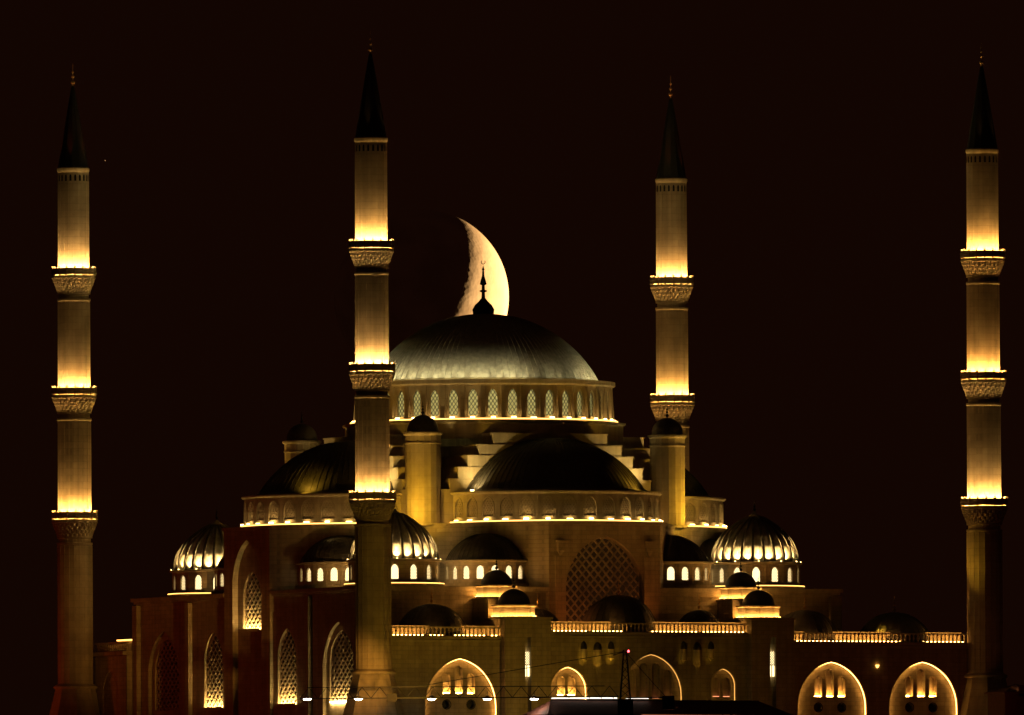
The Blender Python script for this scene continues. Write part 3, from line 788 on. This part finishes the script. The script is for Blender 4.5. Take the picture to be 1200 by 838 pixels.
# towers with two-stage kiosks
def kiosk(par, x, y, z, r=25., name='kiosk'):
    mb = MB(); a = R(22.5)
    mb.lathe([(r*1.10, 0), (r*1.10, 1.0), (r*.99, 1.2), (r*.99, 12), (r*1.07, 13.4), (r*1.07, 15), (r*.75, 15.4)], 8, a0=a, a1=a + 2*math.pi)
    k_ = build(mb, name, 'smooth_stone', par, (x, y, z), 0)
    mb = MB(); mb.lathe([(q, zz + 15.2) for q, zz in cap_profile(r*.78, r*.74, 10)], 28)
    dm = build(mb, 'kiosk_dome', 'lead', k_, (x, y, z), smooth=True); put('finial', FIN_SMALL, k_, (x, y, z + 15 + r*.72))
    mb = MB(); mb.lathe([(r*1.045, 1.6), (r*1.08, 1.6)], 8, a0=a, a1=a + 2*math.pi)
    build(mb, 'light_strip', 'kiosk_led', k_, (x, y, z))
for (a, b_, bp_) in ((pl1, pr1, 0), (pl2, pr2, 1)):
    c = (a + b_)/2; hw = (b_ - a)/2; zt = 584. if bp_ == 0 else 585.
    sl0, sl1 = pv(618 if bp_ == 0 else 905, 793, -413)[1], pv(618 if bp_ == 0 else 905, 747, -413)[1]
    slot = rect(-3.8, 3.8, Z0 + 2, sl1)
    mb = MB(); mb.panel(rect(-hw, hw, Z0, zt), [slot], 9)
    for sx in (-1, 1): mb.add([(sx*hw, 0, Z0), (sx*hw, 70, Z0), (sx*hw, 70, zt), (sx*hw, 0, zt)], [(0,1,2,3)])
    mb.add([(-hw, 0, zt), (hw, 0, zt), (hw, 70, zt), (-hw, 70, zt)], [(0,1,2,3)])
    mb.box(-hw - 2, hw + 2, -2, 72, zt + .2, zt + 2.6); G(mb)
    tw = build(mb, 'tower', 'limestone', gl, (c, -413, Z0))
    mb = MB(); mb.mat(2).flat(rect(-3.8, 3.8, 2, sl1 - Z0), 8.8); mb.mat(1).flat(rect(-3.7, 3.7, sl0 - Z0, sl1 - 17 - Z0), 4.2)
    mb.mat(0); lattice(mb, rect(-3.7, 3.7, sl0 - Z0 + 14, sl1 - Z0 - 17), 2.4, .5, 3.6, .5, 1.3); mb.box(-3.8, 3.8, 3.2, 4.2, sl0 - Z0 + 13, sl0 - Z0 + 14); mb.box(-.4, .4, 3.2, 4.2, sl0 - Z0, sl0 - Z0 + 13)
    put('slot_window', mb.mesh('slot_window', ['dark_metal', 'window_light', 'limestone']), tw, (c, -413, Z0))
    kiosk(gl, c, -376, zt + 2.8)
    mb = MB(); mb.box(-22, 22, -22, 18, 558, 609); mb.box(-24, 24, -24, 18, 609, 611); G(mb)
    build(mb, 'kiosk_pier', 'limestone', gl, (c - 1, -332.5, Z0))
    kiosk(gl, c - 1, -333, 611.2, 24.)
# gallery domes
for u_, r, h, zb in ((-247, 43, 37, 566), (-107, 27, 26, 572), (0, 46, 43, 572), (107, 27, 26, 572), (248, 42, 38, 561), (368, 46, 36, 561)):
    mb = MB(); mb.lathe([(r + 2, -3), (r + 2, 0), (r, .5)] + cap_profile(r, h, 12), 36)
    d_ = build(mb, 'gallery_dome', 'lead', gl, (u_, -353, zb), smooth=True)
    mb = MB(); seams(mb, cap_profile(r, h, 8)[:7], 30, 0, 2*math.pi, .45, .6); build(mb, 'lead_seams', 'lead', d_, (u_, -353, zb))
    put('finial', FIN_MID, d_, (u_, -353, zb + h - .5))

# rear gallery, its end shows past the hall
rg = thing('gallery', 'low rear gallery whose balustraded end shows beside the lattice-window wall', 'gallery', (50, 357, Z0))
mb = MB(); mb.box(U0 + .5, U1, 313.5, 401, Z0, 557); mb.box(U0 - 5, U1 + 5, 313.5, 406, 557.2, 562); G(mb); build(mb, 'gallery_wall', 'limestone', rg)
end_wall(rg, U0 - .3, 313.5, 401, 556, FACE['left'])
balustrade(rg, (U0 + 2, 401), (U0 + 2, 314), 562, pitch=5.0, led=False)
balustrade(rg, (U1, 404), (U0 + 2, 404), 562, pitch=9.0, led=False)
mb = MB(); mb.box(2, 5, 0, 40, -13, 1.4); build(mb, 'roof_kerb', 'smooth_stone', rg, (U0 + 8, 318, 575))
mb = MB(); mb.box(.4, 1.9, 0, 40, 0, 1.4); build(mb, 'light_strip', 'led_dim', rg, (U0 + 8, 318, 575))
for u_ in (-247, -120, 0, 120, 247, 368):
    mb = MB(); mb.lathe(cap_profile(40, 34, 10), 28); build(mb, 'gallery_dome', 'lead', rg, (u_, 357, 562), smooth=True)

# ================================================================== FLOODLIGHTS and added red fills standing on the ground
def flood(p, tgt, power, size, col, label, blend=1., rad=1.):
    x, y, h = p; zb = Z0 + hz(math.hypot(x, y)*S)/S
    t_ = thing('floodlight', label, 'floodlight', (x, y, zb))
    mb = MB(); mb.lathe([(5, 0), (5, 1.5), (1, 2), (1, h - 3)], 10); build(mb, 'stand', 'dark_metal', t_, (x, y, zb))
    d = Vector((tgt[0] - x, tgt[1] - y, 0)).normalized(); a = math.atan2(d.y, d.x)
    mb = MB(); mb.box(-3, 0, -5, 5, h - 3, h + 4); mb.box(-.1, 1.6, -5.4, 5.4, h + 3.6, h + 4.4); build(mb, 'lamp_head', 'dark_metal', t_, (x, y, zb), a)
    spot('flood_beam', (x + d.x*1.5, y + d.y*1.5, zb + h), tgt, power, size, t_, col, blend, rad)
flood((-395, -640, 8), (-322, -395, 650), 5600, 75, OLIVE, 'floodlight on a short stand facing the flared minaret foot')
flood((-160, -600, 8), (-130, -401, 530), 2600, 110, OLIVE, 'floodlight on a short stand facing the gallery arch beside the tower')
flood((60, -640, 8), (40, -401, 540), 5200, 110, OLIVE, 'floodlight on a short stand facing the middle of the gallery')
flood((330, -700, 8), (300, -401, 530), 700, 120, (1, .16, .02), 'added red fill light on a short stand facing the two glowing gallery arches')  # added fill, stands in for red-brown ambient on this section
flood((-900, 40, 8), (-313, 40, 600), 5500, 90, RED, 'added red fill light on a short stand facing the lattice-window wall')  # added weak fill in place of dark red ambient on the wall
flood((-560, 520, 8), (-350, 406, 600), 2600, 80, RED, 'added red fill light on a short stand facing the minaret past the balustrade')  # added fill that reddens the lower shaft
flood((-470, -1000, 8), (-313, 110, 572), 135000, 12, (1, .42, .06), 'floodlight on a short stand shining along the lattice-window wall')
put('roof_floodlight', lamp_mesh(3, 'dark_metal', 2, 3), gl, (318, -376, 558.5))
spot('roof_spotlight', (318, -376, 563), (462, -406, 632), 6500, 48, gl, OLIVE, 1., .3)

# ================================================================== CRANE with work lamps, foreground shed
VC = -850.
def pc(x, y, off=0.):            # point on the plane through the crane, square to the view
    dx = x - 600 + ROLL*(419 - y); yt = y + ROLL*(x - 600); dep = 520 + VC*CT + 150*ST + off; k = (F + dep)/F
    p = CAMU + FW*(F + dep) + RT*(dx*k); return Vector((p.x, p.y, (1308 - yt)*k))
base = pc(733, 860); zg = Z0 + hz(math.hypot(base.x, base.y)*S)/S
cr = thing('tower_crane', 'dark lattice tower crane with red beacon standing before the gallery', 'crane', (base.x, base.y, zg))
def cb(name, fn, mat='dark_metal', par=cr):
    mb = MB(); fn(mb); G(mb); return build(mb, name, mat, par)
def truss_v(mb, c, w, z0, z1, t=1.0, step=9):
    n = max(1, int((z1 - z0)/step)); co = [c + RT*(i*w/2) + FW*(j*w/2) for i, j in ((-1,-1),(1,-1),(1,1),(-1,1))]
    for p in co: mb.bar((p.x, p.y, z0), (p.x, p.y, z1), t)
    for i in range(n):
        a, b_ = z0 + (z1 - z0)*i/n, z0 + (z1 - z0)*(i + 1)/n
        for k in range(4):
            p, q = co[k], co[(k+1) % 4]
            if (i + k) % 2: p, q = q, p
            mb.bar((p.x, p.y, a), (q.x, q.y, b_), t*.55)
bt = Vector((base.x, base.y, 0)); ztop = pc(733, 762).z; zj0, zj1 = pc(733, 818).z, pc(733, 804).z
cb('mast', lambda mb: truss_v(mb, bt, 12, zg, zj0 - 4, 1.5))
def head(mb):
    for i, j in ((-1,-1),(1,-1),(1,1),(-1,1)):
        p = bt + RT*(i*6) + FW*(j*6); q = bt + RT*(i*1.5) + FW*(j*1.5)
        mb.bar((p.x, p.y, zj0 - 4), (q.x, q.y, ztop), 1.3)
    for k in range(6):
        f0, f1 = k/6, (k+1)/6
        for i in (-1, 1):
            p = bt + RT*(i*(6 - 4.5*f0)); q = bt - RT*(i*(6 - 4.5*f1)); mb.bar((p.x, p.y, zj0 + (ztop - zj0)*f0), (q.x, q.y, zj0 + (ztop - zj0)*f1), .7)
    a, b_ = bt - RT*14, bt + RT*4; mb.bar((a.x, a.y, ztop - 6), (b_.x, b_.y, ztop - 1), 1.)
cb('tower_head', head)
def cab(mb):
    mb.add([tuple(bt + RT*i + FW*j + Vector((0, 0, z))) for z in (zj0 - 22, zj0 - 2) for i, j in ((-9,-10),(9,-10),(9,10),(-9,10))],
           [(0,3,2,1),(4,5,6,7),(0,1,5,4),(1,2,6,5),(2,3,7,6),(3,0,4,7)])
cb('cab', cab)
jl = (pc(352, 811) - pc(733, 811)).length
def jib(mb):
    def P(s_, w, z): q = bt - RT*s_ + FW*w; return (q.x, q.y, z)
    n = int(jl/20)
    for w in (-4, 4): mb.bar(P(8, w, zj0 + 1), P(jl, w, zj0 + 1), 1.0)
    mb.bar(P(24, 0, zj1), P(jl - 8, 0, zj1), .9)
    for i in range(n):
        s0, s1, s2 = 8 + (jl - 8)*i/n, 8 + (jl - 8)*(i + .5)/n, 8 + (jl - 8)*(i + 1)/n
        for w in (-4, 4):
            mb.bar(P(s0, w, zj0 + 1), P(s1, 0, zj1), .6); mb.bar(P(s1, 0, zj1), P(s2, w, zj0 + 1), .6)
        mb.bar(P(s0, -4, zj0 + 1), P(s0, 4, zj0 + 1), .5)
cb('jib', jib)
def ties(mb):
    a = bt - RT*2; b_ = pc(487, 804); mb.bar((a.x, a.y, ztop - 2), (b_.x, b_.y, zj1), .8)
    c_ = bt + RT*46; mb.bar((bt.x, bt.y, ztop - 2), (c_.x, c_.y, zj0 + 2), .7)
cb('tie_bar', ties)
def cjib(mb):
    for w in (-4, 4):
        p = bt + FW*w; q = bt + FW*w + RT*56; mb.bar((p.x, p.y, zj0), (q.x, q.y, zj0), 1.4)
cb('counter_jib', cjib)
def cw(mb):
    c_ = bt + RT*50; mb.add([tuple(c_ + RT*i + FW*j + Vector((0, 0, z))) for z in (zj0 - 14, zj0 + 2) for i, j in ((-7,-6),(7,-6),(7,6),(-7,6))],
           [(0,3,2,1),(4,5,6,7),(0,1,5,4),(1,2,6,5),(2,3,7,6),(3,0,4,7)])
cb('counterweight', cw)
def tro(mb):
    c_ = pc(459, 818); c_ = Vector((c_.x, c_.y, 0))
    mb.add([tuple(c_ + RT*i + FW*j + Vector((0, 0, z))) for z in (zj0 - 3, zj0 + 6) for i, j in ((-6,-5),(6,-5),(6,5),(-6,5))], [(0,3,2,1),(4,5,6,7),(0,1,5,4),(1,2,6,5),(2,3,7,6),(3,0,4,7)])
cb('trolley', tro)
bc = pc(736.5, 763.5); mb = MB(); mb.lathe([(.2, -1.4), (1.3, -.7), (1.4, .4), (.2, 1.5)], 10); build(mb, 'beacon', 'beacon', cr, (bc.x, bc.y, bc.z))
mb = MB(); mb.bar((0,0,-6), (0,0,-1.2), .5); build(mb, 'beacon_post', 'dark_metal', cr, (bc.x, bc.y, bc.z))
for x, wh in ((360, 'before the lattice-window wall'), (420, 'before the flared minaret foot'), (506, 'before the gallery arch, on its minaret side'), (571, 'before the gallery arch, on its tower side'), (626, 'before the gallery tower')):
    p = pc(x, 819.5); lampo = thing('work_lamp', 'white work lamp hanging under the crane jib ' + wh, 'lamp', (p.x, p.y, p.z), 'work lamps under the crane jib')
    mb = MB(); mb.lathe([(1.0, 4.2), (2.2, 3.2), (7.2, .6), (7.4, .2), (6.6, .3), (1.8, 2.8)], 16); build(mb, 'shade', 'smooth_stone', lampo, (p.x, p.y, p.z))
    mb = MB(); mb.lathe([(.1, -1.6), (3.2, -1.1), (4.6, 0), (2.6, 1.4), (.1, 1.8)], 14); build(mb, 'bulb', 'white_lamp', lampo, (p.x, p.y, p.z))
    mb = MB(); mb.bar((0,0,4), (0,0,9), .6); build(mb, 'hanger', 'dark_metal', lampo, (p.x, p.y, p.z))

# shed with hipped roof in front of the gallery
VS = -640.
ra, rz_ = pv(646, 821, VS); rb_, _ = pv(800, 821, VS)
sh = thing('site_shed', 'low shed with hipped red tile roof and white tube lights along its ridge', 'shed', ((ra + rb_)/2, VS, Z0))
mb = MB(); ea, eb = ra - 22, rb_ + 130; ze = rz_ - 17
mb.add([(ea, VS - 34, ze), (eb, VS - 34, ze), (eb, VS + 34, ze), (ea, VS + 34, ze), (ra, VS, rz_), (rb_ + 100, VS, rz_)], [(0,1,5,4), (1,2,5), (2,3,4,5), (3,0,4), (3,2,1,0)])
mb.box(ea - 1, eb + 1, VS - 35, VS + 35, ze - 2, ze - .1); G(mb); mb.v = [(x, y - VS, z) for x, y, z in mb.v]
rf_ = build(mb, 'roof', 'roof_tile', sh, (0, VS, Z0))
mb = MB(); mb.box(ra - .5, rb_ + 100, VS - .8, VS + .8, rz_ - .6, rz_ + .9); G(mb); build(mb, 'ridge', 'dark_metal', rf_)
mb = MB(); mb.box(ea + 4, eb - 4, VS - 28, VS + 28, Z0, ze - 2); G(mb); build(mb, 'wall', 'limestone', sh)
for a, b_ in ((646, 666), (667, 690), (691, 704), (705, 718), (719, 723), (733, 736), (737, 760)):
    p, q = pv(a, 818.5, VS), pv(b_ - .6, 818.5, VS)
    mb = MB(); mb.box(p[0], q[0], -.5, .5, p[1] - .6, p[1] + .7); G(mb); build(mb, 'tube_light', 'tube', sh, (0, VS - 1.2, Z0))
p = pv(742, 836, VS - 37)
mb = MB(); mb.box(ra + 100, eb - 30, -.4, .4, ze - 1.6, ze - .6); G(mb); build(mb, 'eave_light', 'led_red', sh, (0, VS - 35.8, Z0))
# booth at the right with a lit window
bu, bz = pv(1197, 809, -560.)
bo = thing('guard_booth', 'small dark booth with a lit yellow window beside the gallery minaret', 'booth', (bu + 12, -560, Z0))
mb = MB(); mb.panel(rect(-22, 30, 0, 48), [rect(-3, 9, bz - Z0 - 7, bz - Z0 + 6)], 1.5); mb.add([(-22,0,0),(-22,44,0),(-22,44,48),(-22,0,48),(30,0,0),(30,44,0),(30,44,48),(30,0,48)], [(0,1,2,3),(5,4,7,6),(1,5,6,2)])
build(mb, 'wall', 'roof_tile', bo, (bu, -560, Z0))
mb = MB(); mb.box(-25, 33, -3, 47, 48, 50); mb.add([(-25,-3,50),(33,-3,50),(33,47,50),(-25,47,50),(4,22,60)], [(0,1,4),(1,2,4),(2,3,4),(3,0,4)]); build(mb, 'roof', 'roof_tile', bo, (bu, -560, Z0))
mb = MB(); mb.box(-2.9, 8.9, 1.2, 1.6, bz - Z0 - 6.9, bz - Z0 + 5.9); build(mb, 'window', 'window_light', bo, (bu, -560, Z0))
